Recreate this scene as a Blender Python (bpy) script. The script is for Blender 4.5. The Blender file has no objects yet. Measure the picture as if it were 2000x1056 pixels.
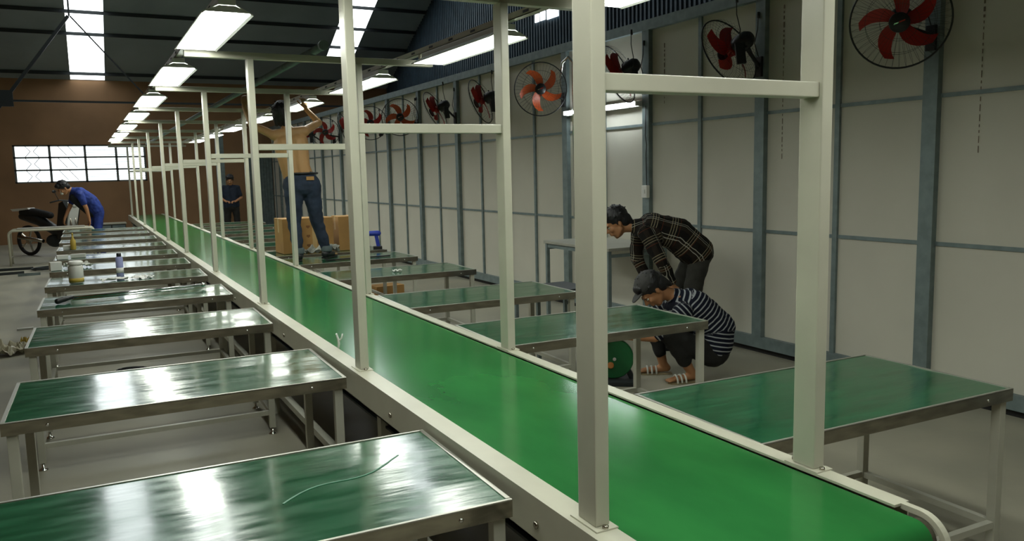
import bpy, bmesh, math, random
from mathutils import Vector, Matrix, noise
random.seed(7)
scene = bpy.context.scene
col = scene.collection
PI = math.pi

# ------------------------------------------------------------------ camera
F_PX, PITCH, YAW, ROLL = 1582.78, 0.1216, 0.4853, -0.0227
CAM = Vector((-1.0786, -1.6254, 1.66))
fw = Vector((math.sin(YAW)*math.cos(PITCH), math.cos(YAW)*math.cos(PITCH), -math.sin(PITCH)))
rt = Vector((math.cos(YAW), -math.sin(YAW), 0)); up = rt.cross(fw)
r2 = math.cos(ROLL)*rt + math.sin(ROLL)*up; u2 = -math.sin(ROLL)*rt + math.cos(ROLL)*up
cd = bpy.data.cameras.new('camera'); cam = bpy.data.objects.new('camera', cd); col.objects.link(cam)
cd.sensor_width = 36; cd.sensor_fit = 'HORIZONTAL'; cd.lens = F_PX*36/2000; cd.clip_end = 200; cd.clip_start = .05
m = Matrix((r2, u2, -fw)).transposed().to_4x4(); m.translation = CAM
cam.matrix_world = m
scene.camera = cam
# ------------------------------------------------------------------ world and exposure
w = bpy.data.worlds.new('world'); scene.world = w; w.use_nodes = True
bg = w.node_tree.nodes['Background']; bg.inputs[0].default_value = (.93, .97, 1, 1); bg.inputs[1].default_value = 2.2
vs = scene.view_settings
vs.view_transform = 'Standard'; vs.look = 'None'; vs.exposure = 0.0; vs.gamma = 1; vs.use_curve_mapping = False
LAMP = 17.5       # radiance of the fluorescent diffusers
SKYL = 4.0       # radiance of the translucent roof sheets

# ------------------------------------------------------------------ materials
def mat(name, color, rough=.6, metal=0, spec=.5, emit=None, es=0, var=0, vscale=3, bump=0, bscale=30, stretch=None, alpha=None, trans=0, coat=0, rvar=0, col2=None):
    mt = bpy.data.materials.new(name); mt.use_nodes = True
    nt = mt.node_tree; b = nt.nodes['Principled BSDF']
    b.inputs['Base Color'].default_value = (*color, 1); b.inputs['Roughness'].default_value = rough
    b.inputs['Metallic'].default_value = metal; b.inputs['Specular IOR Level'].default_value = spec
    b.inputs['Coat Weight'].default_value = coat; b.inputs['Coat Roughness'].default_value = .08
    if emit: b.inputs['Emission Color'].default_value = (*emit, 1); b.inputs['Emission Strength'].default_value = es
    if trans: b.inputs['Transmission Weight'].default_value = trans
    if alpha is not None: b.inputs['Alpha'].default_value = alpha
    tc = nt.nodes.new('ShaderNodeTexCoord'); mp = nt.nodes.new('ShaderNodeMapping')
    nt.links.new(tc.outputs['Object'], mp.inputs[0])
    if stretch: mp.inputs['Scale'].default_value = stretch
    if var or col2 or rvar:
        n = nt.nodes.new('ShaderNodeTexNoise'); n.inputs['Scale'].default_value = vscale; n.inputs['Detail'].default_value = 5
        nt.links.new(mp.outputs[0], n.inputs[0])
        if var or col2:
            cr = nt.nodes.new('ShaderNodeValToRGB')
            c2 = col2 if col2 else tuple(max(0, c*(1-var)) for c in color)
            c1 = color if col2 else tuple(min(1, c*(1+var)) for c in color)
            cr.color_ramp.elements[0].position = .35; cr.color_ramp.elements[1].position = .65
            cr.color_ramp.elements[0].color = (*c2, 1); cr.color_ramp.elements[1].color = (*c1, 1)
            nt.links.new(n.outputs[0], cr.inputs[0]); nt.links.new(cr.outputs[0], b.inputs['Base Color'])
        if rvar:
            mr = nt.nodes.new('ShaderNodeMapRange'); mr.inputs['From Min'].default_value = .3; mr.inputs['From Max'].default_value = .7
            mr.inputs['To Min'].default_value = max(0, rough-rvar); mr.inputs['To Max'].default_value = rough+rvar
            nt.links.new(n.outputs[0], mr.inputs[0]); nt.links.new(mr.outputs[0], b.inputs['Roughness'])
    if bump:
        n2 = nt.nodes.new('ShaderNodeTexNoise'); n2.inputs['Scale'].default_value = bscale; n2.inputs['Detail'].default_value = 3
        bp = nt.nodes.new('ShaderNodeBump'); bp.inputs['Strength'].default_value = bump; bp.inputs['Distance'].default_value = .01
        nt.links.new(mp.outputs[0], n2.inputs[0]); nt.links.new(n2.outputs[0], bp.inputs['Height']); nt.links.new(bp.outputs[0], b.inputs['Normal'])
    return mt
M = {}
M['paint'] = mat('cream_paint', (.56, .55, .44), .32, var=.04, vscale=6)
M['post'] = mat('cream_post_paint', (.54, .53, .43), .28, var=.05, vscale=5)
M['belt'] = mat('green_belt', (.030, .205, .048), .15, spec=.22, col2=(.022, .155, .038), vscale=2.2, stretch=(1.6, .7, 1), bump=.03, bscale=5)
M['mat_green'] = mat('green_mat', (.014, .120, .050), .16, spec=.9, coat=.35, col2=(.008, .070, .028), vscale=5, stretch=(1, 4, 1), bump=.16, bscale=3.2, rvar=.05)
M['steel'] = mat('stainless', (.45, .42, .36), .22, 1, var=.18, vscale=9, stretch=(1, 1, 4))
M['edge'] = mat('aluminium_edge', (.62, .61, .55), .38, .8)
M['leg'] = mat('leg_paint', (.50, .50, .42), .4, var=.05, vscale=7)
M['chrome'] = mat('chrome', (.8, .8, .8), .12, 1)
M['galv'] = mat('galvanised', (.20, .255, .26), .5, .35, var=.12, vscale=12)
M['board'] = mat('partition_board', (.60, .585, .50), .75, spec=.25, var=.035, vscale=1.4)
M['concrete'] = mat('concrete', (.37, .35, .27), .5, col2=(.28, .27, .21), vscale=1.3, spec=.35, bump=.08, bscale=14, rvar=.08)
M['brown'] = mat('brown_wall', (.33, .19, .095), .8, var=.16, vscale=.8)
M['roof'] = mat('roof_sheet', (.32, .38, .41), .6, var=.12, vscale=.7)
M['dark'] = mat('dark_steel', (.025, .032, .035), .6)
M['corr'] = mat('blue_corrugated', (.035, .065, .09), .45, .2, var=.2, vscale=3)
M['lampbody'] = mat('lamp_white', (.72, .74, .70), .35)
M['tube'] = mat('lit_tube', (1, 1, 1), .5, emit=(.96, 1.0, .90), es=LAMP)
M['tubewall'] = mat('lit_tube_wall', (1, 1, 1), .5, emit=(.90, .97, 1.0), es=LAMP*2)
M['skyl'] = mat('translucent_sheet', (.9, .95, .95), .6, emit=(.93, .99, 1), es=SKYL)
M['glass'] = mat('frosted_pane', (.95, 1, 1), .05, trans=1)
M['winbar'] = mat('window_bar', (.16, .17, .16), .6)
M['black'] = mat('black_plastic', (.012, .014, .015), .4)
M['rubber'] = mat('black_rubber', (.01, .01, .01), .75)
M['red'] = mat('red_blade', (.42, .02, .012), .35)
M['orange'] = mat('orange_blade', (.60, .10, .02), .35)
M['yellow'] = mat('yellow_label', (.55, .60, .15), .6)
M['card'] = mat('cardboard', (.40, .22, .07), .8, var=.1, vscale=4)
M['card_dark'] = mat('cardboard_print', (.20, .09, .03), .8)
M['tape'] = mat('packing_tape', (.55, .38, .17), .3)
M['blue'] = mat('blue_plastic', (.02, .05, .42), .4)
M['white'] = mat('white_plastic', (.78, .78, .74), .45)
M['cloud'] = mat('milky_plastic', (.62, .63, .58), .3)
M['ylw'] = mat('yellow_plastic', (.50, .36, .06), .5)
M['canblue'] = mat('can_label', (.32, .35, .62), .4)
M['gsaw'] = mat('saw_green', (.01, .12, .035), .4, var=.1)
M['orng'] = mat('orange_cap', (.55, .22, .06), .5)
M['skin'] = mat('skin', (.42, .20, .09), .55, var=.08, vscale=8)
M['skin_back'] = mat('skin_tan', (.44, .25, .10), .55, var=.10, vscale=5)
M['hair'] = mat('black_hair', (.008, .008, .009), .5, bump=.5, bscale=90, stretch=(1, 1, .3))
M['jean'] = mat('dark_denim', (.018, .030, .055), .85, var=.3, vscale=9, bump=.15, bscale=60)
M['blktrs'] = mat('black_trousers', (.010, .010, .009), .85, var=.3, vscale=9)
M['grytrs'] = mat('charcoal_trousers', (.030, .030, .024), .85, var=.25, vscale=9)
M['cover'] = mat('blue_coverall', (.012, .035, .22), .75, var=.25, vscale=7)
M['navy'] = mat('navy_shirt', (.008, .016, .035), .8, var=.2, vscale=6)
M['tee'] = mat('black_tee', (.010, .014, .016), .85)
M['capgrey'] = mat('grey_cap', (.045, .045, .043), .85)
M['eye'] = mat('eye_white', (.6, .58, .52), .3)
M['sole'] = mat('sandal', (.30, .25, .14), .6)
M['bag'] = mat('grey_bag', (.30, .31, .27), .5, bump=.4, bscale=20)

def stripe_shirt(name, kind):
    mt = bpy.data.materials.new(name); mt.use_nodes = True; nt = mt.node_tree; b = nt.nodes['Principled BSDF']
    b.inputs['Roughness'].default_value = .85; b.inputs['Specular IOR Level'].default_value = .2
    N = nt.nodes.new; L = nt.links.new
    def at(n):
        a = N('ShaderNodeAttribute'); a.attribute_name = n; return a.outputs['Fac']
    def mth(op, a, v):
        k = N('ShaderNodeMath'); k.operation = op
        L(a, k.inputs[0])
        if isinstance(v, (int, float)): k.inputs[1].default_value = v
        elif v is not None: L(v, k.inputs[1])
        return k.outputs[0]
    def lines(src, per, off, wd):
        f = mth('FRACT', mth('ADD', mth('DIVIDE', src, per), off), None)
        return mth('LESS_THAN', f, wd/per)
    def mix(fac, c1, c2):
        k = N('ShaderNodeMix'); k.data_type = 'RGBA'; L(fac, k.inputs[0])
        if isinstance(c1, tuple): k.inputs[6].default_value = (*c1, 1)
        else: L(c1, k.inputs[6])
        k.inputs[7].default_value = (*c2, 1); return k.outputs[2]
    al, ar = at('along'), at('around')
    if kind == 'plaid':
        c = mix(lines(ar, .13, .45, .045), (.008, .007, .006), (.018, .013, .009))
        c = mix(lines(al, .15, .55, .006), c, (.08, .025, .012))
        for s, o in ((al, 0), (al, .13), (al, .26)): c = mix(lines(s, .17, o, .0055), c, (.24, .21, .13))
        for o in (0, .16): c = mix(lines(ar, .15, o, .006), c, (.34, .33, .28))
    else:
        c = mix(lines(al, .034, 0, .010), (.006, .008, .018), (.34, .36, .38))
    L(c, b.inputs['Base Color'])
    return mt
M['plaid'] = stripe_shirt('plaid_shirt', 'plaid'); M['striped'] = stripe_shirt('striped_shirt', 'stripe')

# ------------------------------------------------------------------ mesh helpers
class MB:
    def __init__(s): s.bm = bmesh.new(); s.mats = []; s.mi = 0
    def use(s, mt):
        if mt not in s.mats: s.mats.append(mt)
        s.mi = s.mats.index(mt); return s
    def _f(s, vs, smooth=False):
        try: f = s.bm.faces.new(vs); f.material_index = s.mi; f.smooth = smooth
        except ValueError: pass
    def box(s, c, d, rot=None, bev=0):
        c = Vector(c); h = Vector(d)/2; R = rot or Matrix.Identity(3)
        v = [s.bm.verts.new(c + R @ Vector((x*h.x, y*h.y, z*h.z))) for x in (-1, 1) for y in (-1, 1) for z in (-1, 1)]
        fs = []
        for q in ((0,1,3,2),(4,6,7,5),(0,4,5,1),(2,3,7,6),(0,2,6,4),(1,5,7,3)):
            f = s.bm.faces.new([v[i] for i in q]); f.material_index = s.mi; fs.append(f)
        if bev:
            es = list({e for f in fs for e in f.edges})
            bmesh.ops.bevel(s.bm, geom=es, offset=bev, segments=2, affect='EDGES', profile=.6)
        return s
    def span(s, a, b, bev=0):
        return s.box([(a[i]+b[i])/2 for i in range(3)], [abs(a[i]-b[i]) for i in range(3)], bev=bev)
    def beam(s, p, q, w, h, bev=0, upv=(0, 0, 1)):
        p = Vector(p); q = Vector(q); y = (q-p); L = y.length; y.normalize(); u = Vector(upv)
        if abs(y.dot(u)) > .98: u = Vector((1, 0, 0))
        x = y.cross(u).normalized(); z = x.cross(y)
        return s.box((p+q)/2, (w, L, h), Matrix((x, y, z)).transposed(), bev)
    def tube(s, pts, r, n=10, closed=False, cap=True):
        pts = [Vector(p) for p in pts]; k = len(pts); rings = []
        rr = r if isinstance(r, (list, tuple)) else [r]*k
        ref = None
        for i, p in enumerate(pts):
            a = pts[i-1] if (i or closed) else p; b = pts[(i+1) % k] if (i < k-1 or closed) else p
            t = (b-a).normalized()
            if ref is None: ref = t.orthogonal().normalized()
            ref = (ref - t*ref.dot(t)); ref = ref.normalized() if ref.length > 1e-6 else t.orthogonal().normalized()
            bi = t.cross(ref)
            rings.append([s.bm.verts.new(p + (ref*math.cos(2*PI*j/n) + bi*math.sin(2*PI*j/n))*rr[i]) for j in range(n)])
        for i in range(k if closed else k-1):
            A, B = rings[i], rings[(i+1) % k]
            for j in range(n): s._f((A[j], A[(j+1) % n], B[(j+1) % n], B[j]), True)
        if cap and not closed: s._f(rings[0][::-1]); s._f(rings[-1])
        return s
    def lathe(s, prof, c=(0, 0, 0), axis=(0, 0, 1), n=24):
        c = Vector(c); a = Vector(axis).normalized(); x = a.orthogonal().normalized(); y = a.cross(x); rings = []
        for r, z in prof: rings.append([s.bm.verts.new(c + a*z + (x*math.cos(2*PI*j/n)+y*math.sin(2*PI*j/n))*max(r, 1e-4)) for j in range(n)])
        for A, B in zip(rings, rings[1:]):
            for j in range(n): s._f((A[j], A[(j+1) % n], B[(j+1) % n], B[j]), True)
        s._f(rings[0][::-1]); s._f(rings[-1]); return s
    def ell(s, c, r, rot=None, n=16):
        R = rot or Matrix.Identity(3); c = Vector(c); rings = []
        for i in range(1, n//2):
            th = PI*i/(n//2)
            rings.append([s.bm.verts.new(c + R @ Vector((r[0]*math.sin(th)*math.cos(2*PI*j/n), r[1]*math.sin(th)*math.sin(2*PI*j/n), r[2]*math.cos(th)))) for j in range(n)])
        T = s.bm.verts.new(c + R @ Vector((0, 0, r[2]))); B = s.bm.verts.new(c - R @ Vector((0, 0, r[2])))
        for P, Q in zip(rings, rings[1:]):
            for j in range(n): s._f((P[j], Q[j], Q[(j+1) % n], P[(j+1) % n]), True)
        for j in range(n): s._f((T, rings[0][j], rings[0][(j+1) % n]), True); s._f((B, rings[-1][(j+1) % n], rings[-1][j]), True)
        return s
    def cap(s, p, q, r1, r2=None, n=14):
        p = Vector(p); q = Vector(q); r2 = r1 if r2 is None else r2
        d = q-p; L = max(d.length, 1e-4); d = d/L; K = 5
        pts = []; rs = []
        for i in range(K): a = PI/2*(i+.15)/K; pts.append(p - d*r1*math.cos(a)); rs.append(r1*math.sin(a))
        pts.append(p); rs.append(r1); pts.append(q); rs.append(r2)
        for i in range(K-1, -1, -1): a = PI/2*(i+.15)/K; pts.append(q + d*r2*math.cos(a)); rs.append(r2*math.sin(a))
        x = d.orthogonal().normalized(); y = d.cross(x); rings = []
        for c, r in zip(pts, rs): rings.append([s.bm.verts.new(c+(x*math.cos(2*PI*j/n)+y*math.sin(2*PI*j/n))*r) for j in range(n)])
        for A, B in zip(rings, rings[1:]):
            for j in range(n): s._f((A[j], A[(j+1) % n], B[(j+1) % n], B[j]), True)
        s._f(rings[0][::-1]); s._f(rings[-1]); return s
    def prism(s, poly, axis_o, ax, ay, an, t, smooth=False):
        o = Vector(axis_o); ax = Vector(ax); ay = Vector(ay); an = Vector(an)
        A = [s.bm.verts.new(o+ax*x+ay*y-an*t/2) for x, y in poly]; B = [s.bm.verts.new(o+ax*x+ay*y+an*t/2) for x, y in poly]
        s._f(A[::-1]); s._f(B)
        for i in range(len(poly)): j = (i+1) % len(poly); s._f((A[i], A[j], B[j], B[i]), smooth)
        return s
    def mesh(s, name, mt=None):
        bmesh.ops.recalc_face_normals(s.bm, faces=s.bm.faces)
        me = bpy.data.meshes.new(name); s.bm.to_mesh(me); s.bm.free()
        for k in (s.mats or [mt]): me.materials.append(k)
        return me
    def build(s, name, mt=None, parent=None, loc=(0, 0, 0)):
        o = bpy.data.objects.new(name, s.mesh(name, mt)); col.objects.link(o); o.location = loc
        if parent: o.parent = parent
        return o
def tag(o, label=None, cat=None, group=None, kind=None):
    if label: o['label'] = label
    if cat: o['category'] = cat
    if group: o['group'] = group
    if kind: o['kind'] = kind
    return o
def empty(name, loc=(0, 0, 0), rot=(0, 0, 0)):
    o = bpy.data.objects.new(name, None); col.objects.link(o); o.location = loc; o.rotation_euler = rot; o.empty_display_size = .1
    return o
def kids(o): return [c for c in bpy.data.objects if c.parent == o]
def copy_tree(o, parent=None):
    c = o.copy(); col.objects.link(c); c.parent = parent
    for ch in kids(o): copy_tree(ch, c)
    return c
ORD = ['nearest the camera', 'second from the camera', 'third from the camera', 'fourth from the camera', 'fifth from the camera', 'sixth from the camera', 'seventh from the camera',
       'eighth from the camera', 'ninth from the camera', 'tenth from the camera', 'eleventh from the camera', 'twelfth from the camera']

# ------------------------------------------------------------------ the building
XW, XL, XR, YB, YF = 4.2, -6.5, 8.0, 24.0, -6.0
ZE, SL, YR = 4.42, .5, 9.0            # eave height at the far wall, roof slope, ridge line
def zroof(y): return ZE + SL*(YB-y) if y > YR else ZE + SL*(YB-YR) - SL*(YR-y)
b = MB(); b.span((XL-.2, YF-.2, -.12), (XR+.2, YB+.2, 0)); tag(b.build('floor', M['concrete']), kind='structure')
# back wall with the window hole
wx0, wx1, wz0, wz1 = -2.60, .66, 1.63, 2.66
b = MB()
b.span((XL, YB, 0), (wx0, YB+.2, ZE+.05)); b.span((wx1, YB, 0), (XR, YB+.2, ZE+.05))
b.span((wx0, YB, 0), (wx1, YB+.2, wz0)); b.span((wx0, YB, wz1), (wx1, YB+.2, ZE+.05))
tag(b.build('wall_back', M['brown']), kind='structure')
b = MB(); b.prism([(YF, 0), (YB, 0), (YB, ZE), (YR, zroof(YR)), (YF, zroof(YF))], (XL-.1, 0, 0), (0, 1, 0), (0, 0, 1), (1, 0, 0), .2)
tag(b.build('wall_left', M['brown']), kind='structure')
b = MB(); b.span((XL, YF-.2, 0), (XR, YF, zroof(YF))); tag(b.build('wall_front', mat('tan_wall', (.62, .42, .22), .8)), kind='structure')  # unseen wall, coloured tan to bounce warm light onto the posts
# right wall of the hall: corrugated sheet, with three small lit openings near its top
b = MB()
n = int((YB-YF)/.12)
prof = []
for i in range(n):
    y = YF + i*.12; prof += [(y, 0), (y+.045, 0), (y+.06, .03), (y+.105, .03)]
A = [b.bm.verts.new((XR - d, y, 0)) for y, d in prof]; B = [b.bm.verts.new((XR - d, y, zroof(y))) for y, d in prof]
for i in range(len(prof)-1): b._f((A[i], A[i+1], B[i+1], B[i]))
wr = tag(b.build('wall_right_outer', M['corr']), kind='structure')
b = MB(); b.prism([(YF, 0), (YB, 0), (YB, ZE), (YR, zroof(YR)), (YF, zroof(YF))], (XR+.1, 0, 0), (0, 1, 0), (0, 0, 1), (1, 0, 0), .16)
b.build('outer_skin', M['dark'], wr)
for i, (y0, y1, z0, z1) in enumerate(((14.0, 14.17, 4.86, 5.03), (13.74, 13.94, 4.86, 5.05), (13.2, 13.66, 4.84, 5.10))):
    b = MB(); b.span((XR-.045, y0, z0), (XR-.03, y1, z1)); tag(b.build('window_%d' % (i+2), M['skyl']), kind='structure')
# roof
def slab(b, x0, x1, y0, y1, t=.05, off=0):
    vs = []
    for dz in (0, t):
        for x, y in ((x0, y0), (x1, y0), (x1, y1), (x0, y1)): vs.append(b.bm.verts.new((x, y, zroof(y)+dz+off)))
    for q in ((0,1,2,3), (7,6,5,4), (0,4,5,1), (1,5,6,2), (2,6,7,3), (3,7,4,0)): b._f([vs[i] for i in q])
SKY = [(-1.08, -.24, 12.0, 23.98), (5.65, 6.45, 12.0, 22.55), (.55, 1.35, 12.0, 20.2)]  # third sheet is added out of view for its bright reflections on the tables
b = MB()
xs = sorted([XL-.2, XR+.2] + [v for s in SKY for v in s[:2]])
for x0, x1 in zip(xs, xs[1:]):
    sk = [s for s in SKY if s[0] == x0]
    if sk:
        slab(b, x0, x1, YR, sk[0][2])
        slab(b, x0, x1, sk[0][3], YB+.2)
    else: slab(b, x0, x1, YR, YB+.2)
slab(b, XL-.2, XR+.2, YF-.2, YR)
ceil = tag(b.build('ceiling', M['roof']), kind='structure')
for i, s in enumerate(SKY):
    b = MB(); slab(b, s[0], s[1], s[2], s[3], .02, .0); tag(b.build('window_%d' % (i+5), M['skyl']), kind='structure')
for y in (23.65, 22.05, 21.25, 20.4, 19.2, 18.0, 16.5, 15.0, 13.5, 12.0, 10.5):
    b = MB(); b.beam((XL, y, zroof(y)-.045), (XR, y, zroof(y)-.045), .05, .08); b.build('purlin', M['dark'], ceil)
YT = 20.0
for nm, p, q, w_ in (('truss_chord', (XL, YT, 3.49), (XR, YT, 3.49), .045), ('truss_brace', (-1.02, YT, 5.42), (-2.75, YT, 3.05), .07), ('truss_brace', (-.98, YT, 5.42), (.62, YT, 3.49), .03),
                     ('truss_brace', (-2.75, YT, 3.05), (-4.6, YT, 5.42), .05), ('truss_brace', (-1.0, YT, 5.42), (-1.0, YT, zroof(YT)), .04)):
    b = MB(); b.beam(p, q, w_, w_, upv=(0, 1, 0)); b.build(nm, M['dark'], ceil)
b = MB(); b.span((-2.62, YT-.03, 3.36), (-2.25, YT+.03, 3.72)); b.build('gusset_plate', M['dark'], ceil)
# window: glazing bars, panes
b = MB(); b.use(M['winbar'])
t = .05
for x in (wx0+.02, wx0+.86, wx0+1.72, wx0+2.50, wx1-.02): b.span((x-.03, YB+.02, wz0), (x+.03, YB+.07, wz1))
for z in (wz0+.02, wz0+.35, wz0+.69, wz1-.02): b.span((wx0, YB+.02, z-.022), (wx1, YB+.07, z+.022))
for k in range(3):
    z0 = wz0+.02+k*.335; z1 = z0+.33; x0, x1 = wx0+.05, wx0+.84
    for (p, q) in (((x0+.22, z0), (x0+.36, z0+.165)), ((x0+.36, z0+.165), (x0+.22, z1)), ((x1-.22, z0), (x1-.36, z0+.165)), ((x1-.36, z0+.165), (x1-.22, z1))):
        b.beam((p[0], YB+.04, p[1]), (q[0], YB+.04, q[1]), .014, .014, upv=(0, 1, 0))
    for xx in (x0+1.0, x0+1.24): b.beam((xx, YB+.04, z1), (xx+.22, YB+.04, z0+.05), .014, .014, upv=(0, 1, 0))
    for j in range(1, 5): b.span((wx0+1.74, YB+.03, z0+j*.066-.004), (wx1-.03, YB+.06, z0+j*.066+.004))
win = tag(b.build('window_1'), kind='structure')
b = MB(); b.span((wx0, YB+.10, wz0), (wx1, YB+.106, wz1)); b.build('pane', M['glass'], win)
# roller shutter / corrugated door in the back wall near the partition
b = MB(); b.use(M['galv'])
for i in range(9): b.span((3.42+i*.085, YB-.06, 0), (3.42+i*.085+.05, YB-.01, 2.25))
b.span((3.40, YB-.04, 0), (4.18, YB-.01, 2.25)); b.span((3.40, YB-.08, 1.0), (4.18, YB-.06, 1.04))
tag(b.build('door_1'), kind='structure')
# steel column near the back
b = MB(); b.span((2.28, 21.9, 0), (2.48, 22.1, 2.9)); tag(b.build('column_back', M['galv']), kind='structure')

# partition wall on the right: boards, studs, rails
ZP = 3.08
b = MB(); b.span((XW, YF, .07), (XW+.05, YB-.02, ZP)); wall = tag(b.build('wall_right', M['board']), kind='structure')
b = MB(); b.span((XW-.06, YF, ZP-.02), (XW+.07, YB-.02, ZP+.08)); b.build('top_plate', M['galv'], wall)
b = MB(); b.span((XW-.05, YF, .05), (XW+.02, YB-.02, .15)); b.build('bottom_plate', M['galv'], wall)
b = MB(); b.span((XW-.01, YF, 0), (XW+.04, YB-.02, .05)); b.build('shadow_gap', M['rubber'], wall)
for z in (1.09, 2.11):
    b = MB(); b.span((XW-.012, YF, z-.014), (XW+.01, YB-.02, z+.014)); b.build('rail', M['galv'], wall)
k = -8
while 2.05+.8*k < YB-.3:
    y = 2.05+.8*k; wd, dp = (.055, .05) if k % 2 == 0 else (.022, .022)
    b = MB(); b.span((XW-dp, y-wd, .15), (XW+.01, y+wd, ZP-.02)); b.build('stud', M['galv'], wall); k += 1
# printed stamps on two boards: faint broken marks
M['ink'] = mat('board_ink', (.20, .15, .11), .8)
for yy, z0, z1 in ((3.43, 1.75, 2.98), (1.72, 1.75, 2.95), (5.0, 2.3, 2.9)):
    b = MB(); z = z1
    while z > z0:
        h = random.choice((.018, .03, .045)); wd = .011 if z > z1-.35 else .0045
        b.span((XW-.0035, yy-wd/2, z-h), (XW-.001, yy+wd/2, z)); z -= h+.02
    b.build('stamp_print', M['ink'], wall)

# ------------------------------------------------------------------ conveyor
PY = [0, 1.94, 4.24, 6.56, 8.96, 11.28, 13.74, 16.17, 18.35, 20.58]
BW = .77; ZB = .76; YE = 21.6
cv = empty('conveyor', (.38, 0, 0)); tag(cv, 'long conveyor with a bright green belt between cream side rails, running down the hall', 'conveyor')
O = Vector((.38, 0, 0))
# belt: loop around two rollers
r = .052; y0, y1 = -.345, YE-.1
pts = []
zc = ZB-.008-r
for i in range(0, 13): a = PI/2+PI*i/12; pts.append((y0+r*math.cos(a), zc+r*math.sin(a)))
for i in range(0, 13): a = -PI/2+PI*i/12; pts.append((y1+r*math.cos(a), zc+r*math.sin(a)))
b = MB(); xa, xb = .052-O.x, .752-O.x
A = [b.bm.verts.new((xa, y, z)) for y, z in pts]; B = [b.bm.verts.new((xb, y, z)) for y, z in pts]
for i in range(len(pts)): j = (i+1) % len(pts); b._f((A[i], A[j], B[j], B[i]), i not in (12, 25))
b.build('belt', M['belt'], cv)
for yy in (y0, y1): b = MB(); b.tube([(xa-.02, yy, zc), (xb+.02, yy, zc)], r-.004, 20); b.build('roller', M['steel'], cv)
def side(xo, xi):
    b = MB(); b.use(M['paint'])
    b.span((xo-O.x, -.28, ZB-.125), (xo+(.006 if xi > xo else -.006)-O.x, YE, ZB-.004), 0)
    b.span((xo-O.x, -.28, ZB-.004), (xi-O.x, YE, ZB+.003))
    b.span((xo-O.x, -.28, ZB-.125), ((xo+xi)/2-O.x, YE, ZB-.119))
    return b
side(-.03, .05).build('side_rail', None, cv); side(.815, .757).build('side_rail', None, cv)
# curved end guards
for xo in (-.02, .78):
    b = MB(); poly = [(-.28, ZB+.003)]
    for i in range(0, 11): a = PI/2+PI/2*i/10; poly.append((-.33+.085*math.cos(a), ZB-.082+.085*math.sin(a)))
    for i in range(10, -1, -1): a = PI/2+PI/2*i/10; poly.append((-.33+.07*math.cos(a), ZB-.082+.07*math.sin(a)))
    poly.append((-.28, ZB-.012))
    b.prism(poly, (xo-O.x+.012, 0, 0), (0, 1, 0), (0, 0, 1), (1, 0, 0), .02); b.build('end_guard', M['paint'], cv)
# bolts on the side face
for i, yy in enumerate((.98, 1.45, 2.6, 3.4, 5.2, .25)):
    b = MB(); b.lathe([(.011, 0), (.011, .006), (.006, .009)], (-.03-O.x, yy, ZB-.075), (-1, 0, 0), 8); b.build('bolt', M['steel'], cv)
for yy in (1.70, 4.1, 6.4, 8.8, 11.1, 13.5, 16, 18.2, 20.4, -.1):
    for xx in (.0, .76):
        b = MB(); b.span((xx-O.x, yy-.025, 0), (xx+.05-O.x, yy+.025, ZB-.119)); b.build('leg', M['leg'], cv)
    b = MB(); b.span((.05-O.x, yy-.02, .18), (.76-O.x, yy+.02, .22)); b.build('leg_brace', M['leg'], cv)
b = MB(); b.span((.02-O.x, -.2, ZB-.20), (.78-O.x, YE-.1, ZB-.19)); b.build('drip_tray', M['dark'], cv)
for xx in (.005, .765):
    b = MB(); b.span((xx-O.x, 0, .18), (xx+.04-O.x, YE-.2, .22)); b.build('lower_rail', M['leg'], cv)

# ------------------------------------------------------------------ post portals over the belt
ZT = ZB+1.704; ZC = ZB+1.104
def portal(y, i):
    t = empty('post_frame', (.38, y+.04, ZB+.003))
    tag(t, 'cream post frame with crossbar standing over the green belt, %s' % ORD[i], 'post frame', 'post frames along the conveyor')
    o = Vector((.38, y+.04, ZB+.003))
    H = ZT-ZB
    for x0, x1 in ((0, .042), (BW, BW+.042)):
        b = MB(); b.span((x0-o.x, -.04, .004), (x1-o.x, .042, H+.0), .004); b.build('post', M['post'], t)
        b = MB(); b.span((x0-.012-o.x, -.062, 0), (x1+.012-o.x, .062, .004)); bp = b.build('base_plate', M['paint'], t)
        for yy in (-.052, .053):
            b = MB(); b.lathe([(.009, .004), (.009, .010), (.005, .012)], ((x0+x1)/2-o.x, yy, 0), n=6); b.build('bolt', M['steel'], bp)
    b = MB(); b.span((.042-o.x, -.03, ZC-ZB-.02), (BW-o.x, .03, ZC-ZB+.022), .003); b.build('crossbar', M['post'], t)
    b = MB(); b.span((-.40-o.x, -.025, H), (1.38-o.x, .025, H+.045), .003); b.build('top_beam', M['post'], t)
    for xx in (-.335, 1.30):
        b = MB(); b.span((xx-.02-o.x, -.02, H+.045), (xx+.02-o.x, .02, H+(.1205 if xx < 0 else .0905))); b.build('standoff', M['post'], t)
    return t
for i, y in enumerate(PY): portal(y, i)

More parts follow.
